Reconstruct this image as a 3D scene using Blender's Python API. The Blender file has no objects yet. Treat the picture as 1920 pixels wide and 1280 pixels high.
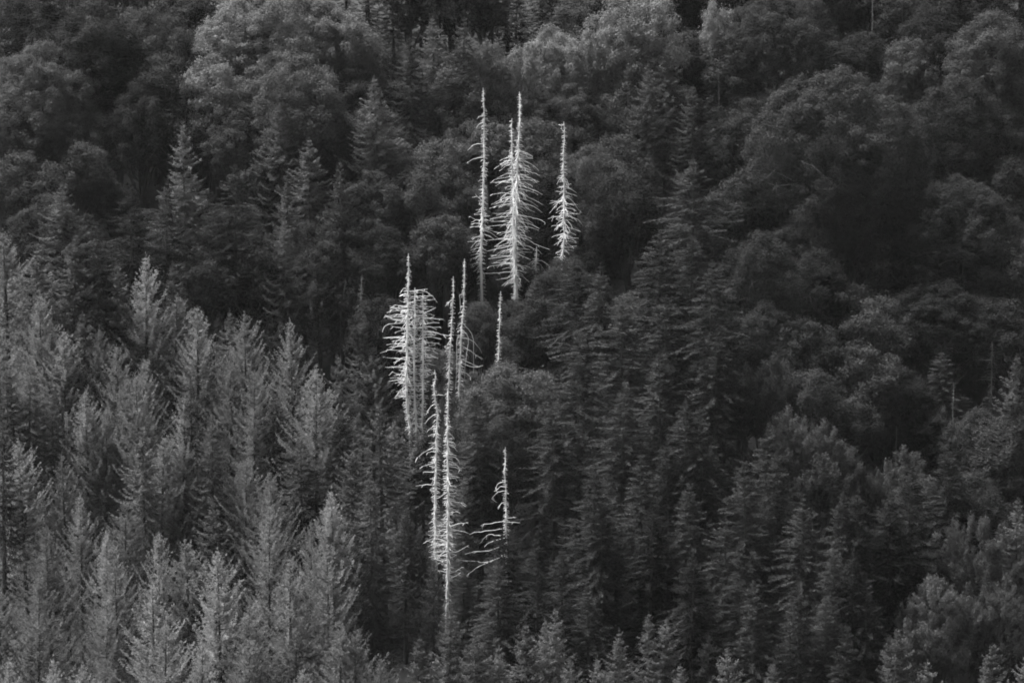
import bpy, math, random
import numpy as np
from mathutils import Vector

S = bpy.context.scene
C = S.collection
R = math.radians

# ------------------------------------------------------------------ camera
D, PITCH, ZC, WID = 430.0, R(-8.0), 14.0, 113.0
CAM = np.array([0.0, -D * math.cos(PITCH), ZC - D * math.sin(PITCH)])
cd = bpy.data.cameras.new("camera")
cam = bpy.data.objects.new("camera", cd)
C.objects.link(cam)
cam.location = CAM
cam.rotation_euler = (math.pi / 2 + PITCH, 0, 0)
cd.sensor_width = 36.0
cd.lens = 36.0 * D / WID
cd.clip_start = 1.0
cd.clip_end = 3000.0
S.camera = cam

# ------------------------------------------------------------------ sky, sun, exposure
SUN_EL, SUN_AZ = R(58), R(-122)        # azimuth from straight behind the camera, minus = left
w = bpy.data.worlds.new("World")
S.world = w
w.use_nodes = True
nt = w.node_tree
nt.nodes.clear()
sky = nt.nodes.new("ShaderNodeTexSky")
sky.sky_type = 'NISHITA'
sky.sun_disc = False
sky.sun_elevation = SUN_EL
sky.sun_rotation = math.pi + SUN_AZ
sky.air_density = 0.6
sky.dust_density = 0.3
sky.altitude = 1200.0
bw = nt.nodes.new("ShaderNodeRGBToBW")
bg = nt.nodes.new("ShaderNodeBackground")
bg.inputs["Strength"].default_value = 0.05
wo = nt.nodes.new("ShaderNodeOutputWorld")
nt.links.new(sky.outputs[0], bw.inputs[0])
nt.links.new(bw.outputs[0], bg.inputs["Color"])
nt.links.new(bg.outputs[0], wo.inputs["Surface"])

sd = bpy.data.lights.new("sun", 'SUN')
sd.energy = 5.0
sd.angle = R(35)
sd.color = (1, 1, 1)
sun = bpy.data.objects.new("sun", sd)
C.objects.link(sun)
sdir = Vector((math.sin(SUN_AZ) * math.cos(SUN_EL), -math.cos(SUN_AZ) * math.cos(SUN_EL), math.sin(SUN_EL)))
sun.rotation_euler = sdir.to_track_quat('Z', 'Y').to_euler()
sun.location = (-150, -150, 250)

S.view_settings.view_transform = 'Standard'
S.view_settings.look = 'None'
S.view_settings.gamma = 1.0
S.view_settings.use_curve_mapping = False
S.view_settings.exposure = 2.2
S.render.engine = 'CYCLES'
S.cycles.max_bounces = 5
S.cycles.diffuse_bounces = 3
S.cycles.transmission_bounces = 3
S.cycles.use_denoising = True
S.cycles.filter_width = 1.85

# ------------------------------------------------------------------ ground and pixel maths (photo is 1920 x 1280)
FWD = np.array([0, math.cos(PITCH), math.sin(PITCH)])
UP = np.array([0, -math.sin(PITCH), math.cos(PITCH)])
RIGHT = np.array([1.0, 0, 0])
FPX = 1920 * D / WID

def ray(px, py):
    return FWD + RIGHT * ((px - 960) / FPX) + UP * ((640 - py) / FPX)

def project(p):
    v = np.asarray(p, float) - CAM
    f = v @ FWD
    return 960 + FPX * (v @ RIGHT) / f, 640 - FPX * (v @ UP) / f

def ground(x, y):
    base = 0.60 * np.asarray(y, float)
    low = -95 + 12 * np.log1p(np.exp((base + 95) / 12))          # levels out into the valley floor
    top = 170 - 20 * np.log1p(np.exp((170 - low) / 20))          # and into a rounded ridge
    b = np.where(low > 60, top, low)
    und = 2.0 * np.sin(x / 23.0 + y / 37.0 + 1.3) + 1.4 * np.sin(x / 13.0 - y / 17.0) + 0.5 * np.sin(x / 5.1 + y / 4.3)
    gully = -4.0 * np.exp(-((x - 44 + 0.25 * y) / 11.0) ** 2)
    return b + und + gully

def stand(px, py, H):
    """where a tree of height H stands on the slope if its tip is seen at this pixel"""
    r = ray(px, py)
    lo, hi = 250.0, 700.0
    f = lambda t: CAM[2] + r[2] * t - H - float(ground(CAM[0] + r[0] * t, CAM[1] + r[1] * t))
    for _ in range(60):
        m = (lo + hi) / 2
        if f(m) > 0:
            lo = m
        else:
            hi = m
    p = CAM + r * lo
    return np.array([p[0], p[1], float(ground(p[0], p[1]))])

def at_depth(px, py, y):
    r = ray(px, py)
    return CAM + r * ((y - CAM[1]) / r[1])

# ------------------------------------------------------------------ materials
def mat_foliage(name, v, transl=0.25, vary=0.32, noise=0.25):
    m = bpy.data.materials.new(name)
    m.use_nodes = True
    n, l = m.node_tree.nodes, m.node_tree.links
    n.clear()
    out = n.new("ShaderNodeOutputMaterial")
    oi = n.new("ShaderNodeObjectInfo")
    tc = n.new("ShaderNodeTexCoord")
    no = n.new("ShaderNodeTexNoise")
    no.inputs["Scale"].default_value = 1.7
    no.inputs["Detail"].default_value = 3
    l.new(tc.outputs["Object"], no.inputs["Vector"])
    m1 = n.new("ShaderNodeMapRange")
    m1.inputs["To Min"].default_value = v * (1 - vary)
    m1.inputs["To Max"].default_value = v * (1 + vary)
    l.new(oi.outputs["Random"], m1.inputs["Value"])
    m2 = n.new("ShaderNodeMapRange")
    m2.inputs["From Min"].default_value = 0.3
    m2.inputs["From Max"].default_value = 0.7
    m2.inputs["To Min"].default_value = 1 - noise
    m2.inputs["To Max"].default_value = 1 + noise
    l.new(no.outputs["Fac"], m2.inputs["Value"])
    mu = n.new("ShaderNodeMath")
    mu.operation = 'MULTIPLY'
    l.new(m1.outputs[0], mu.inputs[0])
    l.new(m2.outputs[0], mu.inputs[1])
    d = n.new("ShaderNodeBsdfDiffuse")
    t = n.new("ShaderNodeBsdfTranslucent")
    mx = n.new("ShaderNodeMixShader")
    mx.inputs[0].default_value = transl
    l.new(mu.outputs[0], d.inputs["Color"])
    l.new(mu.outputs[0], t.inputs["Color"])
    l.new(d.outputs[0], mx.inputs[1])
    l.new(t.outputs[0], mx.inputs[2])
    l.new(mx.outputs[0], out.inputs["Surface"])
    return m

def mat_wood(name, lo, hi, scale, rough=0.8):
    m = bpy.data.materials.new(name)
    m.use_nodes = True
    n, l = m.node_tree.nodes, m.node_tree.links
    b = n["Principled BSDF"]
    b.inputs["Roughness"].default_value = rough
    b.inputs["Specular IOR Level"].default_value = 0.2
    tc = n.new("ShaderNodeTexCoord")
    mp = n.new("ShaderNodeMapping")
    mp.inputs["Scale"].default_value = (scale, scale, scale * 0.25)
    no = n.new("ShaderNodeTexNoise")
    no.inputs["Scale"].default_value = 1.0
    no.inputs["Detail"].default_value = 5
    mr = n.new("ShaderNodeMapRange")
    mr.inputs["From Min"].default_value = 0.3
    mr.inputs["From Max"].default_value = 0.7
    mr.inputs["To Min"].default_value = lo
    mr.inputs["To Max"].default_value = hi
    l.new(tc.outputs["Object"], mp.inputs["Vector"])
    l.new(mp.outputs[0], no.inputs["Vector"])
    l.new(no.outputs["Fac"], mr.inputs["Value"])
    l.new(mr.outputs[0], b.inputs["Base Color"])
    bu = n.new("ShaderNodeBump")
    bu.inputs["Strength"].default_value = 0.5
    bu.inputs["Distance"].default_value = 0.03
    l.new(no.outputs["Fac"], bu.inputs["Height"])
    l.new(bu.outputs[0], b.inputs["Normal"])
    return m

M = {
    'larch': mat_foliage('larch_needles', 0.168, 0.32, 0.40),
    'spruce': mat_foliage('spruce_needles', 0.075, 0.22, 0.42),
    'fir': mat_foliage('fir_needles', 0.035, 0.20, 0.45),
    'beech': mat_foliage('dark_leaves', 0.034, 0.25),
    'maple': mat_foliage('mid_leaves', 0.060, 0.30),
    'pale': mat_foliage('pale_leaves', 0.115, 0.30),
    'willow': mat_foliage('wispy_leaves', 0.066, 0.28),
    'bark': mat_wood('bark', 0.03, 0.08, 3.0),
    'pale_bark': mat_wood('pale_bark', 0.16, 0.30, 3.0),
    'bleached': mat_wood('bleached_wood', 0.34, 0.72, 2.0),
    'grey_wood': mat_wood('grey_dead_wood', 0.06, 0.11, 2.0),
    'soil': mat_wood('forest_floor', 0.015, 0.04, 0.6, 0.95),
}

# ------------------------------------------------------------------ helpers
def mesh_from(name, V, F, mat, nv=4, smooth=False):
    """V (n,3), F (m,nv) arrays"""
    V = np.asarray(V, np.float32)
    F = np.asarray(F, np.int32)
    me = bpy.data.meshes.new(name)
    me.vertices.add(len(V))
    me.vertices.foreach_set("co", V.ravel())
    k = F.shape[1]
    me.loops.add(F.size)
    me.loops.foreach_set("vertex_index", F.ravel())
    me.polygons.add(len(F))
    me.polygons.foreach_set("loop_start", np.arange(0, F.size, k, dtype=np.int32))
    me.polygons.foreach_set("loop_total", np.full(len(F), k, np.int32))
    if smooth:
        me.polygons.foreach_set("use_smooth", np.ones(len(F), bool))
    me.update(calc_edges=True)
    me.materials.append(mat)
    return me

def tube(P, rad, n=6):
    """tapered tube along polyline P with radii rad -> V, F(quads)"""
    P = np.asarray(P, float)
    rad = np.asarray(rad, float)
    T = np.gradient(P, axis=0)
    T /= np.linalg.norm(T, axis=1)[:, None] + 1e-9
    ref = np.array([0.31, 0.95, 0.05]) if abs(T[0][1]) < 0.8 else np.array([0.95, 0.1, 0.3])
    A = np.cross(T, ref)
    A /= np.linalg.norm(A, axis=1)[:, None] + 1e-9
    B = np.cross(T, A)
    a = np.arange(n) * 2 * math.pi / n
    V = P[:, None, :] + rad[:, None, None] * (np.cos(a)[None, :, None] * A[:, None, :] + np.sin(a)[None, :, None] * B[:, None, :])
    V = V.reshape(-1, 3)
    F = []
    for i in range(len(P) - 1):
        for j in range(n):
            F.append((i * n + j, i * n + (j + 1) % n, (i + 1) * n + (j + 1) % n, (i + 1) * n + j))
    return V, np.array(F)

def merge(parts):
    V, F, o = [], [], 0
    for v, f in parts:
        V.append(v)
        F.append(f + o)
        o += len(v)
    return np.concatenate(V), np.concatenate(F)

def unit(a):
    return a / (np.linalg.norm(a, axis=-1, keepdims=True) + 1e-9)

def leaf_quads(P, Dv, Sv, L, W):
    """diamond leaves/sprays from points P along Dv with side Sv"""
    L = L[:, None]
    W = W[:, None]
    a = P
    b = P + Dv * L * 0.45 + Sv * W * 0.5
    c = P + Dv * L
    d = P + Dv * L * 0.45 - Sv * W * 0.5
    V = np.stack([a, b, c, d], 1).reshape(-1, 3)
    F = np.arange(len(P) * 4).reshape(-1, 4)
    return V, F

def link(name, data, parent=None):
    o = bpy.data.objects.new(name, data)
    C.objects.link(o)
    if parent:
        o.parent = parent
    return o

# ------------------------------------------------------------------ conifer kinds (unit: metres, built at full height H)
def conifer(seed, kind, H=25.0):
    g = np.random.default_rng(seed)
    if kind == 'larch':
        slope, rmax, ds, nb, wl, ww, gap = 0.45, 4.1, 0.58, 7, 0.32, 0.072, 0.085
    elif kind == 'spruce':
        slope, rmax, ds, nb, wl, ww, gap = 0.43, 3.9, 0.60, 7, 0.36, 0.080, 0.088
    else:
        slope, rmax, ds, nb, wl, ww, gap = 0.46, 3.5, 0.60, 8, 0.34, 0.072, 0.080
    slope *= g.uniform(0.86, 1.14)
    rmax *= g.uniform(0.9, 1.1)
    parts = []
    lean = g.normal(0, 0.012, 2)
    lump = g.uniform(0, 6.28, 3)
    d = 0.25
    limbs = []
    while d < H * (0.70 if kind == 'larch' else 0.80):
        z = H - d
        n = nb if d > 1.5 else 5
        n = max(4, int(round(n + g.normal(0, 1))))
        a0 = g.uniform(0, 6.28)
        for k in range(n):
            az = a0 + k * 2 * math.pi / n + g.normal(0, 0.22)
            rr = min(slope * d ** 0.93 + 0.12, rmax * (1 - 0.0 * d))
            rr *= 1 + 0.16 * math.sin(az * 2 + lump[0] + z * 0.5) + 0.12 * math.sin(az * 3 + lump[1] - z * 0.9)
            rr *= g.uniform(0.68, 1.18)
            if d > 8.5 and kind != 'fir':    # lower boughs in a dense stand are thin and short
                rr *= max(0.6, 1 - (d - 8.5) * 0.05)
            if g.random() < (0.10 if kind != 'larch' else 0.16) and d > 1.5:
                rr *= 0.5
            if rr < 0.12:
                continue
            # branch axis in (radial, z)
            m = max(4, int(rr / 0.25))
            t = np.linspace(0, 1, m)
            if kind == 'larch':
                e0 = R(38) * math.exp(-d / 6.0) + R(g.uniform(-2, 14))
                zc = rr * (math.tan(e0) * t + 0.34 * t ** 2.2 - 0.18 * np.sin(t * 3.1))
            elif kind == 'spruce':
                e0 = R(42) * math.exp(-d / 3.0) - R(g.uniform(4, 20)) * (1 - math.exp(-d / 5))
                zc = rr * (math.tan(e0) * t - 0.26 * np.sin(t * 2.9) * (1 - math.exp(-d / 4)) + 0.12 * t ** 3)
            else:
                e0 = R(40) * math.exp(-d / 3.5) + R(g.uniform(-8, 18))
                zc = rr * (math.tan(e0) * t - g.uniform(0.12, 0.48) * t ** 2 + 0.06 * t ** 3)
            ra = np.array([math.cos(az), math.sin(az), 0])
            ta = np.array([-math.sin(az), math.cos(az), 0])
            sway = g.normal(0, 0.08) * rr
            P = np.outer(t * rr, ra) + np.outer(t ** 2 * sway, ta)
            P[:, 2] = z + zc + g.uniform(-0.45, 0.45) * ds * (1 if d > 1.5 else 0.3)
            P[:, 0] += lean[0] * z
            P[:, 1] += lean[1] * z
            Tn = unit(np.gradient(P, axis=0))
            # twigs along the branch
            nt_ = max(3, int(rr / (gap if d < 11 else gap * 2.2))) * 2
            s = np.sort(g.uniform(0.16 if rr > 1 else 0.0, 1.0, nt_))
            idx = s * (m - 1)
            i0 = np.clip(idx.astype(int), 0, m - 2)
            fr = (idx - i0)[:, None]
            p = P[i0] * (1 - fr) + P[i0 + 1] * fr
            tn = Tn[i0]
            side = np.where(np.arange(nt_) % 2 == 0, 1.0, -1.0)[:, None]
            sv = unit(np.cross(tn, np.array([0, 0, 1.0])))
            un = np.cross(sv, tn)
            if kind == 'larch':
                dv = tn * 0.75 + sv * side * g.uniform(0.2, 0.9, (nt_, 1)) + un * g.normal(0.18, 0.38, (nt_, 1))
            elif kind == 'spruce':
                dv = tn * 0.6 + sv * side * g.uniform(0.25, 0.9, (nt_, 1)) + np.array([0, 0, -1.0]) * g.uniform(-0.1, 0.75, (nt_, 1))
            else:
                dv = tn * 0.62 + sv * side * g.uniform(0.5, 0.95, (nt_, 1)) + un * g.normal(-0.05, 0.38, (nt_, 1))
            dv = unit(dv)
            tl = wl * (0.55 + 0.75 * np.clip(1 - s, 0, 1)) * min(1.0, 0.35 + rr / 1.8) * g.uniform(0.6, 1.35, nt_)
            # three needled shoots to a twig
            for q in range(3):
                off = dv * (tl * (0.0, 0.38, 0.55)[q])[:, None]
                dd = unit(dv + g.normal(0, (0.10, 0.38, 0.45)[q], dv.shape))
                rs = unit(np.cross(dd, un + g.normal(0, 0.6, dv.shape)))
                parts.append(leaf_quads(p + off, dd, rs, tl * (1.0, 0.75, 0.7)[q], ww * g.uniform(0.7, 1.3, nt_) * (1.0, 0.9, 0.8)[q]))
            # branch tip shoot
            if rr > 0.5:
                limbs.append(tube(P[::max(1, (m - 1) // 3)], np.linspace(0.010 + 0.008 * rr, 0.006, len(P[::max(1, (m - 1) // 3)])), 3))
        d += ds * g.uniform(0.75, 1.25) * (0.75 if d < 2 else 1.0)
    # leader
    k = 24
    p = np.zeros((k, 3))
    p[:, 2] = H - g.uniform(-0.35, 1.3, k)
    dv = unit(g.normal(0, 0.35, (k, 3)) + np.array([0, 0, 0.9]))
    rs = unit(np.cross(dv, g.normal(0, 1, (k, 3))))
    p[:, 0] += lean[0] * H
    p[:, 1] += lean[1] * H
    parts.append(leaf_quads(p, dv, rs, g.uniform(0.15, 0.4, k), np.full(k, 0.06)))
    V, F = merge(parts)
    crown = mesh_from(kind + '_crown', V, F, M[kind])
    zz = np.linspace(-1.0, H + 0.25, 12)
    P = np.stack([lean[0] * zz, lean[1] * zz, zz], 1)
    rad = 0.30 * np.clip(1 - zz / (H + 0.3), 0, 1) ** 0.9 + 0.012
    tv, tf = merge([tube(P, rad, 8)] + limbs_quads(limbs))
    trunk = mesh_from(kind + '_trunk', tv, tf, M['bark'], smooth=True)
    return trunk, crown

def limbs_quads(limbs):
    return limbs

# ------------------------------------------------------------------ broadleaf kinds (crown radius Rr, total height H)
def broadleaf(seed, kind, Rr=5.0, Hc=13.0, H=20.0):
    """Hc = crown depth; crown top at H"""
    g = np.random.default_rng(seed)
    parts = []
    tips = []
    cz = H - Hc * 0.5
    nl = int((22 if kind != 'willow' else 18) * (Rr / 5.0) ** 0.8)
    lobes = []
    for i in range(nl):
        u = -0.85 + 1.75 * (i + g.uniform(0, 1)) / nl
        az = i * 2.4 + g.uniform(-0.5, 0.5)
        q = math.sqrt(max(0, 1 - u * u)) * (1.0 if u > 0 else 0.95)
        f = g.uniform(0.60, 0.80)
        c = np.array([q * math.cos(az) * Rr * f, q * math.sin(az) * Rr * f, cz + u * Hc * 0.5 * f])
        lobes.append((c, Rr * g.uniform(0.26, 0.42) * (5.0 / Rr) ** 0.3))
    lobes.append((np.array([0, 0, cz]), Rr * 0.55))
    lobes.append((np.array([g.normal(0, .3), g.normal(0, .3), H - Rr * 0.36]), Rr * 0.36))
    area = sum(r * r for _, r in lobes)
    npuff = int(520 * (Rr / 5.0) ** 2)
    for c, r in lobes:
        k = max(6, int(npuff * r * r / area))
        for _ in range(k):
            v = g.normal(0, 1, 3)
            v /= np.linalg.norm(v)
            if v[2] < -0.6:
                v[2] = -v[2]
            pc = c + v * r * np.array([1, 1, 0.95]) * g.uniform(0.80, 1.10)
            # skip what lies deep inside another lobe
            if any(np.linalg.norm(pc - c2) < r2 * 0.72 for c2, r2 in lobes):
                continue
            pr = g.uniform(0.28, 0.95)
            an = g.uniform(0.65, 1.35, 3)
            nlf = int((84 if kind != 'willow' else 84) * (pr / 0.5) ** 1.8)
            if kind == 'willow':
                ax = unit(v + np.array([0, 0, 1.1]))
                dirs = unit(g.normal(0, 1, (nlf, 3)))
                al = g.uniform(-0.8, 0.9, nlf)[:, None]
                pos = pc + dirs * pr * 0.55 * g.uniform(0.3, 1.0, (nlf, 1)) + ax * al * pr
                nn = unit(dirs + 0.5 * v + g.normal(0, 0.5, dirs.shape))
                ld = unit(ax + g.normal(0, 0.6, dirs.shape))
                Ls, Ws = g.uniform(0.16, 0.30, nlf), g.uniform(0.06, 0.11, nlf)
            else:
                dirs = unit(g.normal(0, 1, (nlf, 3)) + 0.35 * v + np.array([0, 0, 0.45]))
                pos = pc + dirs * pr * an * np.array([1.0, 1.0, 0.88]) * g.uniform(0.55, 1.10, (nlf, 1)) + g.normal(0, 0.28, (nlf, 3)) * (g.random((nlf, 1)) < 0.25)
                nn = unit(dirs + np.array([0, 0, 0.40]) + g.normal(0, 0.55, dirs.shape))
                ld = unit(np.cross(nn, g.normal(0, 1, dirs.shape)))
                Ls, Ws = g.uniform(0.13, 0.25, nlf), g.uniform(0.09, 0.15, nlf)
            sv = unit(np.cross(nn, ld))
            parts.append(leaf_quads(pos - ld * Ls[:, None] * 0.5, ld, sv, Ls, Ws))
            tips.append(pc)
    V, F = merge(parts)
    crown = mesh_from(kind + '_crown', V, F, M[kind])
    # trunk and limbs
    tb = []
    zz = np.linspace(-1.0, cz, 8)
    wob = np.cumsum(g.normal(0, 0.09, (8, 2)), 0)
    P = np.stack([wob[:, 0], wob[:, 1], zz], 1)
    tb.append(tube(P, np.linspace(0.36, 0.20, 8), 8))
    top = P[-1]
    for c, r in lobes[:16]:
        k = int(g.integers(3, 7))
        s = P[k]
        m = s * 0.45 + c * 0.55 + g.normal(0, 0.3, 3) + np.array([0, 0, 0.3])
        tb.append(tube([s, (s + m) / 2 + g.normal(0, .15, 3), m, c], [0.15, 0.12, 0.09, 0.05], 5))
        near = [q for q in tips if np.linalg.norm(q - c) < r * 1.15]
        for q in near[:: max(1, len(near) // 4)]:
            mm = (c + q) / 2 + g.normal(0, 0.15, 3)
            tb.append(tube([c, mm, q], [0.035, 0.022, 0.010], 4))
    tv, tf = merge(tb)
    trunk = mesh_from(kind + '_trunk', tv, tf, M['bark'], smooth=True)
    return trunk, crown

KINDS = {}
for k, n in (('larch', 5), ('spruce', 5), ('fir', 6)):
    KINDS[k] = [conifer(100 + 17 * i + len(k) * 7, k) for i in range(n)]
FAM = {'small': (3.0, 8.0, 14.0), 'mid': (5.0, 12.5, 20.0), 'big': (9.0, 17.5, 27.0)}      # crown radius, crown depth, height
for k, ns in (('beech', (2, 3, 1)), ('maple', (2, 2, 1)), ('pale', (2, 2, 0)), ('willow', (1, 2, 0))):
    KINDS[k] = {}
    for fam, n in zip(('small', 'mid', 'big'), ns):
        KINDS[k][fam] = [broadleaf(300 + 23 * i + len(k) * 5 + len(fam), k, *FAM[fam]) for i in range(n)]
def family(k, rr):
    f = 'small' if rr < 3.9 else 'mid' if rr < 7.0 else 'big'
    return f if KINDS[k][f] else 'mid'
CONIF = ('larch', 'spruce', 'fir')

# ------------------------------------------------------------------ ground sheet
def build_ground():
    xs = np.concatenate([np.linspace(-900, -110, 18), np.linspace(-100, 100, 101), np.linspace(110, 900, 18)])
    ys = np.concatenate([np.linspace(-900, -160, 18), np.linspace(-150, 150, 151), np.linspace(160, 900, 18)])
    X, Y = np.meshgrid(xs, ys)
    Z = ground(X, Y)
    V = np.stack([X, Y, Z], -1).reshape(-1, 3)
    nx, ny = len(xs), len(ys)
    i = (np.arange(ny - 1)[:, None] * nx + np.arange(nx - 1)[None, :]).ravel()
    F = np.stack([i, i + 1, i + nx + 1, i + nx], 1)
    o = link('hillside', mesh_from('hillside', V, F, M['soil'], smooth=True))
    o['kind'] = 'structure'
build_ground()

def build_undergrowth():
    g = np.random.default_rng(77)
    parts = []
    n = 5200
    X, Y = g.uniform(-70, 70, n), g.uniform(-75, 100, n)
    for x, y in zip(X, Y):
        h = g.uniform(0.35, 1.6)
        k = 13
        p = np.stack([x + g.normal(0, 0.55, k), y + g.normal(0, 0.55, k), np.zeros(k)], 1)
        p[:, 2] = ground(p[:, 0], p[:, 1]) + g.uniform(0, h, k)
        dv = unit(g.normal(0, 0.7, (k, 3)) + np.array([0, 0, 0.5]))
        sv = unit(np.cross(dv, g.normal(0, 1, (k, 3))))
        parts.append(leaf_quads(p, dv, sv, g.uniform(0.25, 0.6, k), g.uniform(0.10, 0.25, k)))
    o = link('undergrowth', mesh_from('undergrowth', *merge(parts), M['beech']))
    o['kind'] = 'stuff'
    o['label'] = 'low dark undergrowth covering the ground between the trees'
build_undergrowth()

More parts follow.
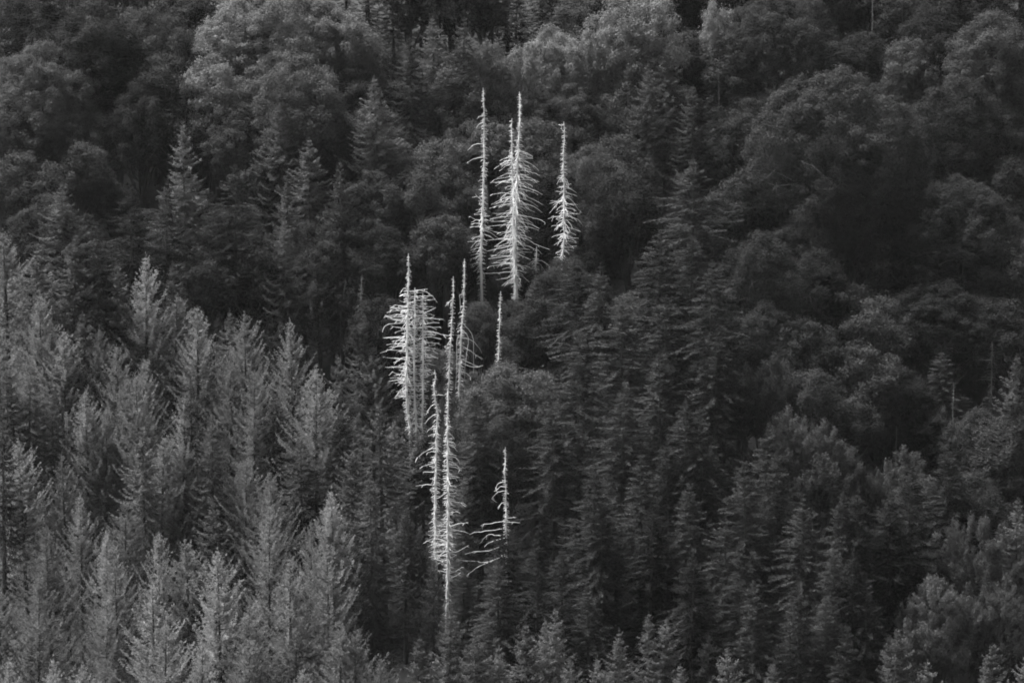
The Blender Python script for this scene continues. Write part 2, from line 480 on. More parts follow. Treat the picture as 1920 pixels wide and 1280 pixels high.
# ------------------------------------------------------------------ bleached snags
SNAGS = [
    # key, total height, trunk pixels, (left envelope), (right envelope) as (y, px), density, label, forced branches
    dict(k='A', H=31, tr=[(906,165),(907,190),(908,215),(907,260),(908,300),(907,340),(905,400),(903,450),(902,500),(903,540),(904,580)],
         l=[(165,0),(180,4),(300,6),(380,9),(400,20),(430,26),(475,26),(500,16),(530,9),(560,12),(580,3)],
         r=[(165,0),(180,5),(300,5),(390,7),(400,18),(440,24),(470,10),(500,8),(560,10),(580,3)], dens=1.0, w=1.0,
         label='tall bleached dead trunk, leftmost of the upper group, two long branches on its left',
         f=[[(906,218),(899,217),(894,224)],[(906,229),(899,231),(893,241)],[(905,271),(895,269),(887,273),(877,283)],[(905,295),(890,297),(884,301),(877,304)],
            [(900,378),(896,370),(891,363)],[(902,412),(893,413),(882,405)]]),
    dict(k='B', H=32, tr=[(974,172),(975,200),(975,230),(973,260),(971,300),(970,340),(968,400),(966,450),(966,500),(968,540),(968,572)],
         l=[(172,0),(200,6),(280,5),(300,8),(400,10),(572,8)],
         r=[(172,0),(200,5),(270,5),(283,24),(300,30),(330,40),(400,46),(440,46),(470,34),(520,28),(545,22),(560,8),(572,3)], dens=1.25, w=1.15,
         label='taller bleached dead tree of the upper close pair, curved branches to its right',
         f=[[(973,284),(988,286),(999,293)],[(973,300),(990,304),(1003,312),(1010,319)],[(973,319),(990,321),(1003,325),(1012,329)],[(974,338),(995,336),(1011,340)],
            [(972,345),(990,352),(1004,357),(1017,364)],[(972,358),(990,370),(1005,377),(1018,385)],[(972,383),(992,384),(1005,390),(1017,400)],
            [(972,403),(995,407),(1012,410),(1022,415)],[(972,441),(990,448),(1008,459),(1030,465)],[(972,452),(995,463),(1012,471)]]),
    dict(k='C', H=28.5, tr=[(960,222),(959,240),(960,275),(960,310),(961,350),(962,400),(963,450),(964,500),(966,540)],
         l=[(222,0),(240,2),(270,4),(285,14),(305,24),(340,40),(400,46),(440,46),(500,44),(522,34),(540,10)],
         r=[(222,0),(300,5),(400,8),(540,6)], dens=1.25, w=1.0,
         label='bleached dead tree with long leftward branches, lower topped one of the upper close pair',
         f=[[(959,300),(945,303),(936,311)],[(959,343),(940,341),(923,343)],[(959,365),(940,361),(923,364)],[(960,367),(940,373),(921,383)],
            [(960,382),(938,384),(917,391)],[(962,399),(945,400),(923,399)],[(962,405),(940,407),(918,411)],[(963,422),(940,422),(915,424)],
            [(964,438),(940,449),(910,452)],[(964,459),(940,465),(911,472)],[(964,492),(940,495),(917,499)],[(964,508),(935,511),(908,511)],[(961,515),(948,521),(930,524)]]),
    dict(k='D', H=27, tr=[(1057,228),(1058,245),(1057,280),(1056,310),(1057,345),(1057,390),(1058,430),(1058,460),(1054,478),(1053,490)],
         l=[(228,0),(250,6),(315,7),(330,13),(350,18),(380,26),(400,30),(440,28),(470,22),(490,8)],
         r=[(228,0),(250,6),(315,8),(330,12),(350,18),(380,26),(400,34),(430,30),(460,26),(475,18),(490,4)], dens=1.15, w=0.85,
         label='narrow bleached dead tree standing alone, rightmost of the upper group',
         f=[[(1056,250),(1052,242),(1053,232)],[(1059,332),(1064,338),(1066,346)],[(1056,330),(1048,336),(1044,346)],[(1060,347),(1068,353),(1076,358)],
            [(1060,367),(1074,376),(1081,389),(1091,399)],[(1056,370),(1044,382),(1030,400)],[(1060,403),(1078,408),(1086,413),(1094,424)]]),
    dict(k='F', dr=-0.28, H=28, tr=[(766,475),(766,500),(765,540),(765,580),(764,620),(763,660),(762,700),(763,740),(766,780),(770,812)],
         l=[(475,0),(535,3),(545,10),(560,18),(575,34),(600,44),(630,46),(660,48),(690,38),(730,28),(755,14),(780,6),(812,4)],
         r=[(475,0),(535,3),(550,12),(600,16),(700,16),(760,8),(812,6)], dens=1.5, w=1.1,
         label='bleached dead tree with tall bare spike, leftmost of the dense middle cluster',
         f=[[(765,541),(757,540),(754,544)],[(764,552),(757,551),(751,553)],[(763,575),(745,578),(730,584)],[(763,592),(745,590),(727,594)],[(763,605),(735,606),(721,608),(718,620)],
            [(763,630),(740,632),(718,634)],[(763,642),(735,652),(713,660)],[(763,686),(745,687),(722,688)],[(763,709),(745,712),(728,716)],[(762,722),(750,730),(740,746)]]),
    dict(k='G', dr=-0.28, H=24.5, tr=[(778,539),(778,560),(778,600),(777,640),(776,680),(777,720),(778,760),(781,800),(780,830),(778,852)],
         l=[(539,4),(545,12),(600,16),(700,14),(770,10),(830,8),(852,3)],
         r=[(539,4),(545,14),(600,16),(700,14),(780,10),(820,8),(852,3)], dens=1.5, w=1.0,
         label='blunt topped bleached dead tree, middle one of the dense three trunk cluster',
         f=[[(779,544),(795,544),(808,551),(817,560)],[(780,546),(790,543),(802,541)],[(780,555),(796,556),(812,556)],[(781,564),(800,563),(816,562)]]),
    dict(k='H', dr=-0.28, H=24, tr=[(793,549),(793,580),(793,620),(793,660),(793,700),(793,740),(792,780),(792,820)],
         l=[(549,2),(600,12),(700,12),(780,8),(820,3)],
         r=[(549,3),(570,16),(600,30),(640,32),(680,26),(710,18),(750,14),(780,8),(820,3)], dens=1.4, w=0.9,
         label='straight bleached dead trunk, rightmost of the dense middle cluster, long rightward branches',
         f=[[(794,596),(815,597),(831,598)],[(794,609),(808,605),(824,606)],[(794,612),(810,615),(824,615)],[(794,622),(815,622),(832,627),(842,628)],[(794,587),(806,583),(817,578)],
            [(794,640),(812,644),(824,643)],[(795,663),(810,667),(819,673)]]),
    dict(k='I', H=26, tr=[(850,518),(850,545),(849,580),(847,610),(845,640),(843,680),(842,710),(840,738)],
         l=[(518,0),(560,6),(600,8),(640,14),(690,14),(720,10),(738,4)],
         r=[(518,0),(560,4),(600,5),(690,8),(738,4)], dens=1.1, w=0.75,
         label='slim leaning bleached dead stem, left one beside the trunk with hanging branches',
         f=[[(848,558),(843,566),(837,568)]]),
    dict(k='J', H=28, tr=[(871,485),(871,510),(870,545),(869,580),(867,605),(864,640),(863,680),(862,715),(860,752)],
         l=[(485,0),(540,4),(560,5),(600,14),(620,16),(660,10),(700,8),(752,3)],
         r=[(485,0),(540,3),(600,5),(660,10),(700,14),(730,10),(752,3)], dens=1.1, w=0.8,
         label='leaning bleached dead tree with long branches hanging straight down on its right',
         f=[[(868,605),(878,616),(885,626),(888,640),(888,665),(888,697)],[(867,618),(876,626),(879,637),(876,655),(873,680),(871,712)],[(867,632),(885,638),(899,655)],
            [(866,648),(880,655),(890,663),(899,668)],[(862,630),(857,632),(856,660),(856,690),(854,730)],[(870,672),(885,684),(900,690)],[(868,680),(890,690),(906,684)],[(870,695),(876,700),(882,706)],
            [(868,552),(861,552),(862,560),(863,583)]]),
    dict(k='K', H=19, tr=[(939,546),(938,570),(937,600),(936,630),(935,660),(933,688)],
         l=[(546,3),(600,5),(660,6),(688,4)], r=[(546,3),(600,6),(660,7),(688,4)], dens=1.0, w=0.7,
         label='slender bleached pole with only short stubs, standing alone right of the middle cluster', f=[]),
    dict(k='L', H=31, tr=[(815,693),(818,702),(817,709),(814,716),(815,735),(816,755),(821,765),(820,785),(818,815),(818,850),(817,890),(817,930),(816,970),(816,1010),(818,1050)],
         l=[(693,0),(720,3),(760,4),(785,14),(800,18),(830,14),(860,16),(900,14),(940,12),(960,12),(1000,16),(1030,18),(1050,8)],
         r=[(693,0),(720,4),(780,6),(860,8),(960,8),(1050,6)], dens=1.1, w=1.0,
         label='crooked topped bleached dead tree with kinked stem, left of the lower tall pair',
         f=[[(819,741),(826,740),(834,742)],[(816,756),(808,760),(804,767),(803,774)],[(820,776),(812,778),(803,785),(797,795)],[(818,797),(808,801),(800,811)],
            [(818,840),(807,841),(795,848),(783,857)],[(818,866),(805,870),(792,873)],[(817,885),(806,885),(794,886)],[(816,910),(800,908),(779,911)],[(818,848),(810,846),(802,848)]]),
    dict(k='M', dr=-0.15, H=31, tr=[(840,728),(840,755),(839,790),(840,830),(839,870),(840,910),(840,950),(840,990),(841,1030),(840,1070),(839,1110),(838,1140),(838,1160)],
         l=[(728,0),(790,4),(830,8),(870,10),(920,14),(980,14),(1000,36),(1040,34),(1060,20),(1080,10),(1110,8),(1140,6),(1160,3)],
         r=[(728,0),(790,8),(830,14),(860,20),(900,22),(960,12),(980,20),(1010,16),(1060,14),(1100,8),(1160,4)], dens=1.3, w=1.25,
         label='thick bleached dead tree, right and lowest reaching of the lower tall pair',
         f=[[(842,812),(848,815),(852,822)],[(842,828),(850,829),(855,834)],[(842,834),(852,838),(858,846)],[(842,855),(853,856),(860,863)],[(842,863),(854,868),(862,877)],
            [(843,874),(855,876),(866,884)],[(843,890),(853,892),(862,895)],[(843,938),(855,941),(868,943)],[(843,960),(850,961),(858,960)],[(845,989),(855,983),(866,982),(878,981)],
            [(845,994),(860,994),(872,995),(879,998)],[(844,998),(855,999),(865,1000)],[(846,1036),(858,1034),(868,1027),(879,1020)],[(844,1076),(855,1071),(866,1063)],[(846,1085),(856,1080),(864,1074)],
            [(836,1054),(825,1050),(815,1046),(804,1042)],[(834,1025),(818,1019),(799,1014)],[(836,1018),(826,1010),(812,1008),(800,1013)],[(836,1073),(822,1070),(806,1068)],[(838,920),(828,930),(818,935)]]),
    dict(k='N', H=24, tr=[(948,838),(947,860),(947,890),(948,920),(949,950),(949,980),(950,1003)],
         l=[(838,0),(870,4),(940,6),(1003,5)], r=[(838,0),(870,4),(930,5),(1003,7)], dens=1.2, w=0.75,
         label='short bleached dead tree with trailing bare boughs, right of the lower tall pair',
         f=[[(946,904),(938,904),(932,909),(929,917)],[(946,911),(938,912),(933,918)],[(946,920),(936,922),(927,928),(922,936)],[(946,940),(940,943),(934,954)],
            [(948,978),(935,979),(920,983),(905,985),(901,988)],[(948,991),(930,993),(910,995),(898,998),(890,996),(880,1001)],[(950,979),(962,979),(975,980)],[(950,972),(960,970),(968,969)],
            [(950,1001),(932,1006),(918,1002),(909,1009),(900,1022)],[(950,1008),(932,1012),(916,1018),(908,1026)],[(950,1018),(932,1027),(916,1032),(902,1032),(885,1033),(872,1037)],[(950,1036),(928,1050),(908,1058),(895,1055),(880,1055),(866,1056)],[(950,1040),(926,1050),(907,1057),(893,1062),(880,1072)]]),
    dict(k='E', H=11, tr=[(1006,462),(1006,478),(1005,492),(1004,508),(1003,522)],
         l=[(462,0),(490,6),(505,6),(522,2)], r=[(462,0),(490,5),(522,3)], dens=1.8, w=1.7,
         label='short splintered bleached stump between the upper pair and the lone right tree',
         f=[[(1006,489),(1013,487),(1020,490),(1029,496)],[(1008,490),(1015,496),(1017,508)],[(1004,488),(998,492),(992,500)],[(1004,486),(997,490),(991,495)],[(1004,508),(1001,518),(997,526)]]),
]
GREY = [
    dict(k='O', H=17, tr=[(1860,640),(1860,665),(1859,700),(1858,738)], l=[(640,3),(670,10),(712,24),(738,6)], r=[(640,8),(670,18),(700,14),(738,8)], dens=0.7, w=0.9,
         label='grey bare dead pole with a few side branches near the right edge', f=[[(1859,675),(1845,674),(1835,674)],[(1859,711),(1845,711),(1834,712)]]),
    dict(k='P', H=17, tr=[(1788,716),(1788,745),(1787,775),(1787,805)], l=[(716,2),(750,6),(805,3)], r=[(716,2),(745,10),(805,3)], dens=0.4, w=0.7,
         label='thin grey dead pole left of the grey pole near the right edge', f=[]),
    dict(k='Q', H=14, tr=[(1681,797),(1680,830),(1680,875)], l=[(797,1),(875,3)], r=[(797,1),(875,3)], dens=0.3, w=0.6,
         label='very thin faint dead pole above the large bottom right broadleaf crown', f=[]),
    dict(k='S', H=16, tr=[(648,522),(645,550),(642,575),(638,600)], l=[(522,1),(600,3)], r=[(522,1),(600,3)], dens=0.3, w=0.6,
         label='thin leaning grey dead pole left of the dense middle cluster', f=[]),
    dict(k='T', H=20, tr=[(679,514),(678,540),(677,565),(676,600)], l=[(514,4),(560,10),(575,14),(600,12)], r=[(514,4),(560,10),(575,14),(600,12)], dens=1.2, w=0.6,
         label='small grey dead tree with arching twigs, left of the dense middle cluster', f=[]),
    dict(k='R', H=17, tr=[(1348,118),(1348,150),(1348,184)], l=[(118,1),(184,4)], r=[(118,1),(184,4)], dens=0.3, w=0.5,
         label='thin grey dead pole below the bright tuft at top right', f=[]),
    dict(k='U', H=20, tr=[(1637,-30),(1636,10),(1636,45),(1635,75)], l=[(-30,1),(75,4)], r=[(-30,1),(75,4)], dens=0.3, w=0.8,
         label='grey bare trunk cut by the top edge at upper right', f=[]),
]

def interp(env, y):
    return float(np.interp(y, [e[0] for e in env], [e[1] for e in env]))

for s in SNAGS + GREY:
    s['base'] = stand(s['tr'][0][0], s['tr'][0][1], s['H'])
    s['mpp'] = (s['base'][1] - CAM[1]) / FPX          # metres to a pixel there

def build_snag(s, mat, seed, name, group):
    g = np.random.default_rng(seed)
    b = s['base']
    root = link(name, None)
    root.location = b
    root['label'] = s['label']
    root['category'] = 'dead tree'
    root['group'] = group
    mpp = s['mpp']
    T = np.array([at_depth(x, y, b[1]) - b for x, y in s['tr']])
    T[:, 1] += np.cumsum(g.normal(0, 0.05, len(T)))
    # trunk goes on, hidden, down to its foot
    last = T[-1]
    foot = np.array([last[0], last[1], -1.5])
    T = np.vstack([T, [last * 0.5 + foot * 0.5], [foot]])
    top = T[0][2]
    # resample finely with a little wobble
    zs = T[:, 2]
    n = 40
    zz = np.linspace(top, -1.5, n)
    P = np.stack([np.interp(-zz, -zs, T[:, 0]), np.interp(-zz, -zs, T[:, 1]), zz], 1)
    P[1:-1, :2] += g.normal(0, 0.022, (n - 2, 2))
    rbase = 0.125 * s['w'] * max(0.75, s['H'] / 28.0)
    dd = (top - zz) / (top + 0.6)
    rad = 0.040 * min(1.0, s['w'] + 0.1) + rbase * dd ** 0.75
    link('trunk', mesh_from('snag_trunk', *tube(P, rad * g.uniform(0.9, 1.12, n), 9), mat, smooth=True), root)

    def trunk_at(z):
        return np.array([np.interp(-z, -zz, P[:, 0]), np.interp(-z, -zz, P[:, 1]), z]), float(np.interp(-z, -zz, rad))

    def branch_mesh(B, r0):
        m = len(B)
        r = np.linspace(r0, max(0.016, r0 * 0.38), m) * g.uniform(0.88, 1.12, m)
        return tube(B, r, 5)
    # the branches one can follow in the photograph
    for f in s['f']:
        Q = np.array([at_depth(x, y, b[1]) - b for x, y in f])
        q, tr_ = trunk_at(Q[0][2])
        out = abs(Q[-1][0] - Q[0][0])
        sgn = g.choice([-1, 1])
        ln = np.linspace(0, 1, len(Q))
        Q[:, 1] += q[1] + sgn * ln * out * g.uniform(0.0, 0.45)
        if abs(Q[0][0] - q[0]) < 0.7:
            Q[0] = q
        # a rounder line
        tt = np.linspace(0, len(Q) - 1, 3 * (len(Q) - 1) + 1)
        Qs = np.stack([np.interp(tt, np.arange(len(Q)), Q[:, i]) for i in range(3)], 1)
        for _ in range(2):
            Qs[1:-1] = 0.25 * Qs[:-2] + 0.5 * Qs[1:-1] + 0.25 * Qs[2:]
        Qs[1:-1] += g.normal(0, 0.02, Qs[1:-1].shape)
        pts = [branch_mesh(Qs, 0.042)]
        for _ in range(int(g.integers(0, 3))):
            i = int(g.integers(len(Qs) // 2, len(Qs)))
            d0 = unit(Qs[i] - Qs[i - 1])
            e = Qs[i] + (d0 * 0.6 + np.array([g.normal(0, .5), g.normal(0, .5), -0.5])) * g.uniform(0.25, 0.6)
            pts.append(tube([Qs[i], (Qs[i] + e) / 2 + g.normal(0, .03, 3), e], [0.026, 0.022, 0.014], 4))
        link('branch', mesh_from('branch', *merge(pts), mat, smooth=True), root)
    # whorls all round
    ytop, ybot = s['tr'][0][1], s['tr'][-1][1]
    stubs = []
    y = ytop + 6
    while y < ybot:
        z = at_depth(s['tr'][0][0], y, b[1])[2] - b[2]
        q, tr_ = trunk_at(z)
        el, er = interp(s['l'], y) * mpp, interp(s['r'], y) * mpp
        big = max(el, er)
        nbr = int(round((5.0 + 4.5 * min(1, big / 1.0)) * s['dens'] * g.uniform(0.6, 1.3)))
        for _ in range(nbr):
            az = g.uniform(0, 2 * math.pi)
            cx, sy = math.cos(az), math.sin(az)
            side = el if cx < 0 else er
            mean = 0.5 * (el + er)
            if g.random() < 0.12 and big > 0.6:
                continue
            L = (side * cx * cx + max(mean, 0.75 * big) * 0.8 * sy * sy) * g.uniform(0.45, 1.12)
            if g.random() < 0.25:
                L *= 0.35
            L = max(L, tr_ + g.uniform(0.12, 0.50) * min(1.0, tr_ / 0.09))
            droop = g.uniform(-0.05, 0.45) + 0.5 * sy * sy * g.uniform(0.3, 1.0) + s.get('dr', 0.0) * cx * cx
            lift = g.uniform(-0.10, 0.20)
            m = 7 if L > 0.6 else 4
            t = np.linspace(0, 1, m)
            crv = g.normal(0, 0.10) * L
            B = np.stack([q[0] + cx * t * L - sy * crv * t ** 2, q[1] + sy * t * L + cx * crv * t ** 2,
                          z + L * (lift * t - (droop + lift) * t ** 2) + g.normal(0, 0.05)], 1)
            B[1:] += np.cumsum(g.normal(0, 0.022 * min(1, L), B[1:].shape), 0)
            if L * abs(cx) > 0.55 and g.random() < 0.42:
                continue
            r0 = 0.017 + 0.015 * min(1.0, L / 1.5)
            if L * abs(cx) > 0.55 or L > 1.1:
                pts = [branch_mesh(B, r0)]
                if L > 1.0 and g.random() < 0.6:
                    i = int(g.integers(3, m))
                    e = B[i] + np.array([cx * .3 + g.normal(0, .2), sy * .3 + g.normal(0, .2), -g.uniform(0.05, 0.4)]) * g.uniform(0.5, 1.3)
                    pts.append(tube([B[i], (B[i] + e) / 2 + g.normal(0, .02, 3), e], [0.024, 0.02, 0.013], 4))
                link('branch', mesh_from('branch', *merge(pts), mat, smooth=True), root)
            else:
                stubs.append(branch_mesh(B, r0 * 0.95))
        y += g.uniform(3.4, 6.4)
    if stubs:
        o = link('stub_cover', mesh_from('stub_cover', *merge(stubs), mat, smooth=True), root)
        o['kind'] = 'stuff'
    return root

for i, s in enumerate(SNAGS):
    build_snag(s, M['bleached'], 900 + i, 'dead_tree', 'bleached dead trees down the middle of the slope')
for i, s in enumerate(GREY):
    build_snag(s, M['grey_wood'], 950 + i, 'dead_pole', 'grey dead poles among the living trees')

# ------------------------------------------------------------------ living trees read from the photograph
# conifers: tip x, tip y, kind, width factor
L_, P_, F_ = 'larch', 'spruce', 'fir'
CON = [
    # lower left, pale larches
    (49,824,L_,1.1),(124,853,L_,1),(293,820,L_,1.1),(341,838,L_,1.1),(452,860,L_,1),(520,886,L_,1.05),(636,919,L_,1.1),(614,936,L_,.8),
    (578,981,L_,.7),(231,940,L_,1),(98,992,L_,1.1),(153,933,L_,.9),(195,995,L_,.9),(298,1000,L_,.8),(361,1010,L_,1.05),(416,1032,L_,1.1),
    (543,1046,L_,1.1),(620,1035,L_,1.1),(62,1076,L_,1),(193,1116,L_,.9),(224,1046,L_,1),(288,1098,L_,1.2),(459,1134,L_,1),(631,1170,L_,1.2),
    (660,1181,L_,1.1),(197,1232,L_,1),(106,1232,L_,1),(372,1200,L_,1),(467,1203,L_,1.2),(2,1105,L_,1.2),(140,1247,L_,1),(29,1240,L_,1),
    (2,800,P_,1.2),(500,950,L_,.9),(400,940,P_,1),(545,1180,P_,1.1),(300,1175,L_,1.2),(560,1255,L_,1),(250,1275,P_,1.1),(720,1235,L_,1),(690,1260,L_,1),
    # left, middle
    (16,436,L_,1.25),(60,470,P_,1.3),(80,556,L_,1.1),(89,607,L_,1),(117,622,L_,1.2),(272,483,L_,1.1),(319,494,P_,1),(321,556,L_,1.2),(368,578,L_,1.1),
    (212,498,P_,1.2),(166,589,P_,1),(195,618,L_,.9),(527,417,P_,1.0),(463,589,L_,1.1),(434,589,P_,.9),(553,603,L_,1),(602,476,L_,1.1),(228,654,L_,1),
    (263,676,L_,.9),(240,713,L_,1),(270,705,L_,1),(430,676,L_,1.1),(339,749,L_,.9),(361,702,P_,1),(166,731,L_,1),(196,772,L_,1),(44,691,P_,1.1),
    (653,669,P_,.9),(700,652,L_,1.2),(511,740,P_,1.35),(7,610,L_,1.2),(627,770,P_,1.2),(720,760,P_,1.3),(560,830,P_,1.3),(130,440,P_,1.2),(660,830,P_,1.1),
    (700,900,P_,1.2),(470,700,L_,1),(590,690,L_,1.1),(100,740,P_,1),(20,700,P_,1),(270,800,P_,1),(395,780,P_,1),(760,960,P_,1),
    # upper left conifers
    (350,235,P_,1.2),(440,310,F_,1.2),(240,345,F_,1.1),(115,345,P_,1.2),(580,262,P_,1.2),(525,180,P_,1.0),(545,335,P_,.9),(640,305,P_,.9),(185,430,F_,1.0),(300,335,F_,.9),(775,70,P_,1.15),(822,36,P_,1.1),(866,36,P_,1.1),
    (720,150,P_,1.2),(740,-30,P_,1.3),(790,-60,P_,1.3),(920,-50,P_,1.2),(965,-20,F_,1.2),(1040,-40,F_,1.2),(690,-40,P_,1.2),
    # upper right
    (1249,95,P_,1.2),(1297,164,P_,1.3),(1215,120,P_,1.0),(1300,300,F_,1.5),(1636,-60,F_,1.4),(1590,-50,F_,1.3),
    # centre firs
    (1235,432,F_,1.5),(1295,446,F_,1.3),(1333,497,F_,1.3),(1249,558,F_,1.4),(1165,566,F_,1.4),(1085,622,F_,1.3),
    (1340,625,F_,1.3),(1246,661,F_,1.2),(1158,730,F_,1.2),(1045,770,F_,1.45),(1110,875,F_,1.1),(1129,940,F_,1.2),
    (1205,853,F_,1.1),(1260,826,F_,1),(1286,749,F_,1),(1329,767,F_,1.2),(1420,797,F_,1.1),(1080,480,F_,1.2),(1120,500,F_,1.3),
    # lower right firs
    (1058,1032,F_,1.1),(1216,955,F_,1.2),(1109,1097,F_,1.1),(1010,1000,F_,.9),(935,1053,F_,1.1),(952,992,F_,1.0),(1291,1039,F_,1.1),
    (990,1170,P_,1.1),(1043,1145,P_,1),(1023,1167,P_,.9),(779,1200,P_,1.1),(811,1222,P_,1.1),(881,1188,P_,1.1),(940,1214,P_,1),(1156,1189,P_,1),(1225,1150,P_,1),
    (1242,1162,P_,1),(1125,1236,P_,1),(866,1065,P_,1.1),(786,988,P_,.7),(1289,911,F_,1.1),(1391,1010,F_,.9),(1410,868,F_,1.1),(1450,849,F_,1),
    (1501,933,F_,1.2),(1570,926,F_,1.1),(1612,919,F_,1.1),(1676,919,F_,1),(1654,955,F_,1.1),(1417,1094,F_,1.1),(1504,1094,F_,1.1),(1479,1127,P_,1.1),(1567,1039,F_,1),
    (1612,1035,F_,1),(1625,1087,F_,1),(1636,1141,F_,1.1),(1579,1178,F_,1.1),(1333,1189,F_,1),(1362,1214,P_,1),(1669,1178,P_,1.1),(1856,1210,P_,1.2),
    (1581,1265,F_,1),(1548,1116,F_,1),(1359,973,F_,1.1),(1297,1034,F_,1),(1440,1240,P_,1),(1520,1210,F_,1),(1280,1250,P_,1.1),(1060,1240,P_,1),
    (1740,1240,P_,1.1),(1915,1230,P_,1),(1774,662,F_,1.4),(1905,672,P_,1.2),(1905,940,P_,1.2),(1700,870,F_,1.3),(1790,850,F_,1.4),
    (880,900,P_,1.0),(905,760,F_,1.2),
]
# broadleaf: crown centre x, crown top y, crown width px, kind
B_, A_, W_, Q_ = 'beech', 'maple', 'pale', 'willow'
BRO = [
    (70,82,250,A_),(20,190,170,A_),(145,185,140,A_),(50,290,130,A_),(150,275,110,A_),(90,370,150,A_),(5,345,140,A_),
    (60,-30,210,B_),(180,5,200,B_),(285,20,170,B_),(310,105,130,B_),(220,90,130,B_),
    (440,2,170,W_),(535,-18,190,W_),(612,8,170,W_),(560,55,150,W_),(655,38,120,W_),(400,110,115,W_),(570,110,190,A_),(660,130,150,A_),(355,-30,130,B_),(475,130,140,A_),
    (260,165,150,B_),(335,195,120,B_),(450,195,150,A_),(630,215,150,A_),(690,205,120,A_),(505,280,120,B_),(655,275,100,A_),(415,395,80,A_),(465,393,90,A_),
    (480,460,130,B_),(575,470,150,A_),(400,470,110,B_),(620,400,150,B_),(665,490,110,B_),(715,560,120,B_),
    (745,265,130,A_),(695,325,150,A_),(786,328,120,A_),(833,405,110,A_),(805,423,110,B_),(730,425,140,B_),(830,270,120,A_),(868,340,80,B_),
    (917,80,95,W_),(1035,55,150,W_),(1114,65,65,W_),(975,88,80,W_),(1185,-15,190,W_),(1110,-30,120,A_),
    (946,180,90,A_),(1005,175,90,A_),(1080,158,140,A_),(1184,172,110,A_),(1216,160,90,A_),(850,130,120,A_),
    (925,233,100,A_),(1010,235,130,A_),(1105,278,150,A_),(1170,260,120,B_),(1000,310,120,B_),(880,230,90,A_),
    (1110,395,150,B_),(1180,330,130,B_),(1020,400,110,B_),(870,450,110,B_),(1010,560,100,B_),(960,470,90,B_),
    (1337,8,70,W_),(1460,-8,250,B_),(1375,70,120,B_),(1560,85,100,B_),(1625,62,90,B_),(1709,80,110,A_),(1760,20,130,B_),(1860,25,190,A_),
    (1690,0,110,B_),(1255,-70,150,B_),(1310,-60,130,B_),(1285,60,100,A_),(1850,-60,170,B_),(1780,-60,150,B_),(1500,-75,150,B_),(1580,-70,130,B_),(1640,-90,150,B_),(850,-70,130,B_),(905,-60,110,A_),(770,-70,120,B_),(1150,40,90,A_),(1910,95,100,A_),(1370,140,100,B_),
    (1566,132,370,B_),(1400,190,150,B_),(1720,200,140,B_),
    (1800,150,190,B_),(1829,262,110,A_),(1895,300,120,A_),(1905,200,100,A_),
    (1625,348,70,A_),(1592,395,90,A_),(1430,440,170,B_),(1530,470,140,B_),(1385,330,130,B_),
    (1805,333,250,B_),(1660,430,120,B_),(1905,450,130,B_),
    (1439,570,140,A_),(1385,600,90,B_),(1510,600,120,B_),(1590,540,120,B_),
    (1770,528,270,B_),(1650,560,130,B_),(1890,570,130,B_),(1620,650,130,B_),
    (1440,680,120,Q_),(1395,695,80,Q_),(1530,700,120,B_),(1495,775,120,Q_),(1650,760,110,A_),(1560,800,110,Q_),(1600,740,110,B_),
    (1680,850,120,Q_),(1740,770,150,B_),(1840,770,150,B_),(1895,800,130,B_),(1830,890,170,B_),(1735,900,130,B_),
    (1840,985,190,Q_),(1905,1000,140,Q_),(1765,1010,120,Q_),(1715,1018,80,Q_),(1687,1045,80,Q_),(1770,1090,180,Q_),(1880,1090,180,Q_),(1720,1150,120,Q_),
    (935,690,130,A_),(1000,705,130,A_),(890,730,90,A_),(940,780,140,B_),(870,800,100,B_),(980,620,90,B_),(900,870,120,B_),
]
DESC = {
    'larch': ('larch_tree', 'pale feathery larch', 'pale larches on the left slope'),
    'spruce': ('spruce_tree', 'grey drooping spruce', 'grey spruces'),
    'fir': ('fir_tree', 'dark layered fir', 'dark firs'),
    'beech': ('broadleaf_tree', 'dark rounded broadleaf tree', 'dark broadleaf trees'),
    'maple': ('broadleaf_tree', 'mid grey clumpy broadleaf tree', 'mid grey broadleaf trees'),
    'pale': ('broadleaf_tree', 'bright pale crowned broadleaf tree', 'pale crowned broadleaf trees'),
    'willow': ('broadleaf_tree', 'wispy upswept broadleaf tree', 'wispy broadleaf trees'),
}
rng = random.Random(4)
SP = []                                   # visible snag trunk samples: (px, py, y depth)
for s in SNAGS:
    for (x0, y0), (x1, y1) in zip(s['tr'][:-1], s['tr'][1:]):
        for q in (0, .5):
            if y0 + (y1 - y0) * q > s['tr'][-1][1] - 28:
                continue
            SP.append((x0 + (x1 - x0) * q, y0 + (y1 - y0) * q, s['base'][1]))
for x, y in [(905,985),(898,998),(885,998),(905,1015),(885,1034),(875,1037),(885,1056),(870,1057),(885,1068),(968,980)]:
    SP.append((x, y, SNAGS[12]['base'][1]))
for x, y in [(870,984),(875,996),(870,1026),(858,1068),(805,1043),(803,1014),(808,1068)]:
    SP.append((x, y, SNAGS[11]['base'][1]))
for x, y in [(1028,496),(1016,505),(1003,515)]:
    SP.append((x, y, SNAGS[13]['base'][1]))
for s in GREY[:6]:
    for x, y in s['tr'][:-1]:
        SP.append((x, y, s['base'][1]))
SP = np.array(SP)

def half_width(kind, d, wf, rpx=None, hpx=None):
    """silhouette half width in px, d px below the tip"""
    if kind in CONIF:
        return np.where(d > 0, np.minimum(0.46 * d * wf, 76 * wf), -99)
    t = np.clip(d / hpx, 0, 1)
    return np.where((d > 0) & (d < hpx * 1.1), rpx * 1.05 * np.clip(1 - np.abs(2 * t - 1) ** 3, 0, 1) ** 0.5, -99)

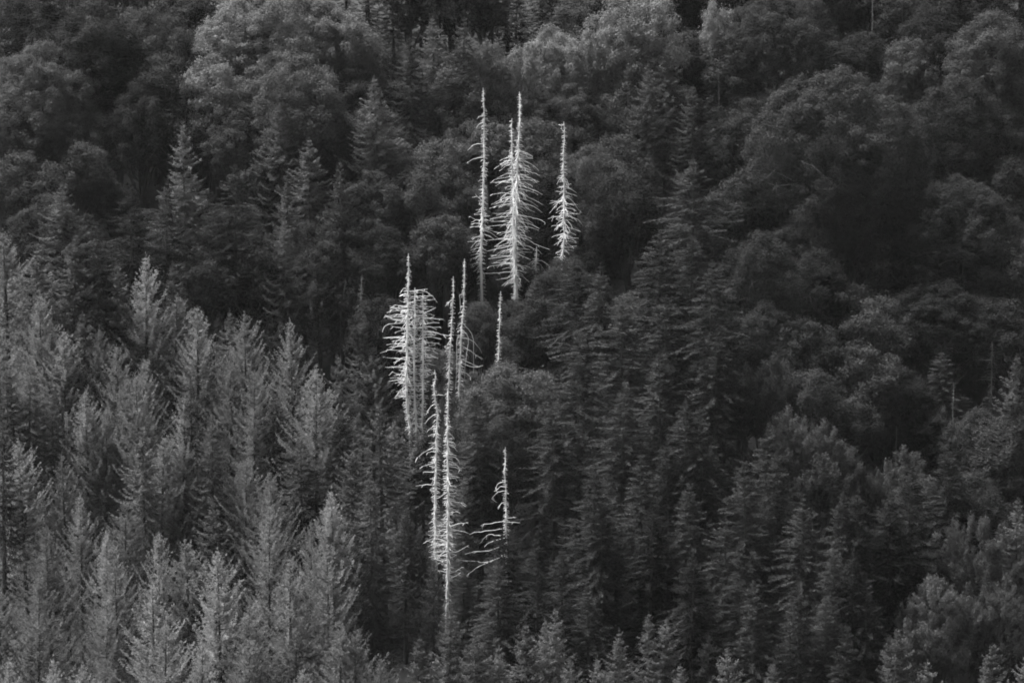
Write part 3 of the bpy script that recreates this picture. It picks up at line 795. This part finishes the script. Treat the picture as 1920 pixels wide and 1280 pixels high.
def hides_snag(b, px, py, kind, wf, rpx=None, hpx=None):
    d = SP[:, 1] - py
    h = half_width(kind, d, wf, rpx, hpx)
    reach = np.clip(h, 0, 999) * 0.0586 * 0.8          # the crown's near side stands this far towards the camera
    return int(np.sum((SP[:, 2] > b[1] - reach) & (np.abs(SP[:, 0] - px) < h)))

TREES = []                                # dicts
def add_tree(px, py, kind, wf=1.0, rpx=None, H=None, filler=False, force=False):
    if H is None:
        if kind in CONIF:
            H = rng.uniform(21.5, 27.5) if py > 20 else rng.uniform(14, 17)
        else:
            rr = rpx * 0.0586
            f = family(kind, rr)
            H = max(FAM[f][2] * rr / FAM[f][0] * rng.uniform(0.95, 1.1), 20.0 if kind == 'pale' else 15.5)
    best = None
    h = H
    while h > 9 or best is None:
        b = stand(px, py, h)
        mpp = (b[1] - CAM[1]) / FPX
        hpx = rpx * 2.8 if rpx else None
        c = hides_snag(b, px, py, kind, wf, rpx, hpx)
        if best is None or c < best[0]:
            best = (c, h, b)
        if c == 0 or force:
            break
        h -= 1.0
    c, h, b = best
    if c > 0 and filler:
        return None
    if c > 0:
        print('hides snag:', px, py, kind, c)
    t = dict(root=None, px=px, py=py, kind=kind, wf=wf, rpx=rpx, H=h, b=b, filler=filler)
    TREES.append(t)
    return t

for px, py, k, wf in CON:
    add_tree(px, py, k, wf)
for px, py, wd, k in BRO:
    add_tree(px, py, k, 1.0, wd / 2)

# trees standing right in front of the dead trees' feet
for px, py, k, wf, h in [(768,802,P_,.9,15),(795,812,P_,.9,15),(781,838,P_,1.1,14),(745,790,P_,1.1,15),(838,1140,P_,1.0,22),(812,1048,P_,.8,20),(952,997,F_,1.0,20),(1003,522,F_,1.0,16),(677,592,P_,.9,18),(1862,733,F_,1.1,13)]:
    add_tree(px, py, k, wf, H=h, force=True)
for px, py, wd, k, h in [(1500,410,150,B_,17),(1700,330,110,B_,16),(1690,690,150,B_,16),(1540,860,120,Q_,15),(1460,330,120,B_,15),(903,572,80,A_,12),(972,564,80,B_,12),(1064,486,95,A_,14),(1035,517,80,B_,12),(852,752,70,A_,14),(934,688,90,A_,14.5),(888,705,70,A_,15)]:
    add_tree(px, py, k, 1.0, wd / 2, H=h, force=True)

# trees standing between those, in the gaps
fr = random.Random(11)
pts = [(t['b'][0], t['b'][1], 4.6 if t['kind'] in CONIF else max(2.6, t['rpx'] * 0.0586 * 0.55)) for t in TREES]
nf = 0
FILL_SKIP = {(-636, 710), (-634, 449), (-632, 404), (-627, 630), (-624, 341), (-597, 677), (-589, 545), (-572, 727), (-535, 458), (-531, 707), (-504, 509), (-469, 466),
             (-465, 703), (-417, 675), (-415, 591), (-388, 712), (-375, 636), (-264, 476), (-263, 706), (-238, 575), (-131, 659), (51, 733), (99, 341), (100, 704),
             (128, 646), (136, 734), (181, 769), (245, 821), (246, 777), (287, 699), (297, 750), (298, 821), (315, 485), (324, 785), (385, 760), (420, 367),
             (438, -444), (449, 321), (452, -132), (474, 748), (550, 640), (558, -196), (568, -75), (600, 696), (619, 528), (630, 430), (659, 655)}      # spots the camera sees nothing of
for _ in range(5000):
    x, y = fr.uniform(-66, 66), fr.uniform(-78, 92)
    if any((x - a) ** 2 + (y - b) ** 2 < (r + 1.4) ** 2 for a, b, r in pts):
        continue
    z = float(ground(x, y))
    gx, gy = project((x, y, z + 12))
    if not (-40 < gx < 1960 and -120 < gy < 1300):
        continue
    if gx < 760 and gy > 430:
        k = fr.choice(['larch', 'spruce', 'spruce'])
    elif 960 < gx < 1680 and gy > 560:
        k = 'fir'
    elif gx > 1300:
        k = 'beech'
    else:
        k = fr.choice(['beech', 'maple', 'spruce'])
    if k in CONIF and gy > 60:
        continue
    H = (fr.uniform(5, 8) if k in CONIF else fr.uniform(9, 12)) if gy > 60 else fr.uniform(18, 22)
    tx, ty = project((x, y, z + H))
    fid = (int(x * 10), int(y * 10))
    if fid in FILL_SKIP:
        pts.append((x, y, 3.0))
        continue
    t = add_tree(tx, ty, k, 1.1, None if k in CONIF else fr.uniform(38, 52), H, True)
    if t:
        t['fid'] = fid
        pts.append((x, y, 3.0))
        nf += 1
print('trees', len(TREES), 'fillers', nf)

ORD = ['first', 'second', 'third', 'fourth', 'fifth', 'sixth', 'seventh', 'eighth', 'ninth', 'tenth', 'eleventh', 'twelfth', 'thirteenth', 'fourteenth']
def cell(t):
    x, y = t['px'], t['py']
    row = ('top edge' if y < 90 else 'upper part' if y < 290 else 'above mid height' if y < 520 else 'mid height' if y < 740
           else 'below mid height' if y < 930 else 'lower part' if y < 1120 else 'bottom edge')
    col = ('far left' if x < 200 else 'left' if x < 430 else 'left of centre' if x < 700 else 'centre' if x < 1000 else 'right of centre' if x < 1270
           else 'right' if x < 1560 else 'far right' if x < 1750 else 'right margin')
    return row, col
groups = {}
for t in TREES:
    groups.setdefault((DESC[t['kind']][0] if t['filler'] else t['kind'], t['filler']) + cell(t), []).append(t)
for (k, fil, row, col), ts in groups.items():
    ts.sort(key=lambda t: t['px'])
    for i, t in enumerate(ts):
        d = 'low half hidden ' + k.replace('_', ' ') if fil else DESC[k][1]
        if len(ts) == 1:
            t['label'] = f"{d}, the only one at {row}, {col}"
        else:
            t['label'] = f"{d}, {ORD[min(i, 13)]} from left at {row}, {col}"

cnt = {}
def place(t):
    k = t['kind']
    fam = None if k in CONIF else family(k, t['rpx'] * 0.0586)
    arch = KINDS[k] if fam is None else KINDS[k][fam]
    i = cnt.get((k, fam), 0)
    cnt[(k, fam)] = i + 1
    trunk, crown = arch[i % len(arch)]
    b = t['b']
    nm, _, grp = DESC[k]
    root = link(nm, None)
    t['root'] = root
    root.location = b
    root.rotation_euler = (rng.gauss(0, 0.012), rng.gauss(0, 0.012), rng.uniform(0, 6.28))
    mpp = (b[1] - CAM[1]) / FPX
    if k in CONIF:
        # crowns keep real proportions: the whole tree scaled, width a little apart
        sz = t['H'] / 25.0
        sw = t['wf'] * (0.55 + 0.45 * sz)
        root.scale = (sw, sw, sz)
    else:
        sw = t['rpx'] * mpp / FAM[fam][0]
        root.scale = (sw, sw, t['H'] / FAM[fam][2])
    root['label'] = t['label']
    root['category'] = 'tree'
    root['group'] = grp
    link('trunk', trunk, root)
    link('crown', crown, root)

for t in TREES:
    place(t)
tri = sum(len(m.polygons) * 2 for m in bpy.data.meshes)
print('triangles', tri)

# ------------------------------------------------------------------ thin haze in the valley air
def build_haze():
    x, y0, y1, z0, z1 = 905.0, -905.0, 905.0, float(ground(0, -900)) - 12, 185.0
    V = [(sx * x, yy, zz) for zz in (z0, z1) for sx, yy in ((-1, y0), (1, y0), (1, y1), (-1, y1))]
    F = [(3, 2, 1, 0), (4, 5, 6, 7), (0, 1, 5, 4), (1, 2, 6, 5), (2, 3, 7, 6), (3, 0, 4, 7)]
    m = bpy.data.materials.new('haze')
    m.use_nodes = True
    n, l = m.node_tree.nodes, m.node_tree.links
    n.clear()
    out = n.new('ShaderNodeOutputMaterial')
    v = n.new('ShaderNodeVolumePrincipled')
    v.inputs['Color'].default_value = (0.9, 0.9, 0.9, 1)
    v.inputs['Density'].default_value = 0.000012
    v.inputs['Anisotropy'].default_value = 0.2
    l.new(v.outputs[0], out.inputs['Volume'])
    o = link('haze', mesh_from('haze', V, F, m))
    o['kind'] = 'stuff'
build_haze()
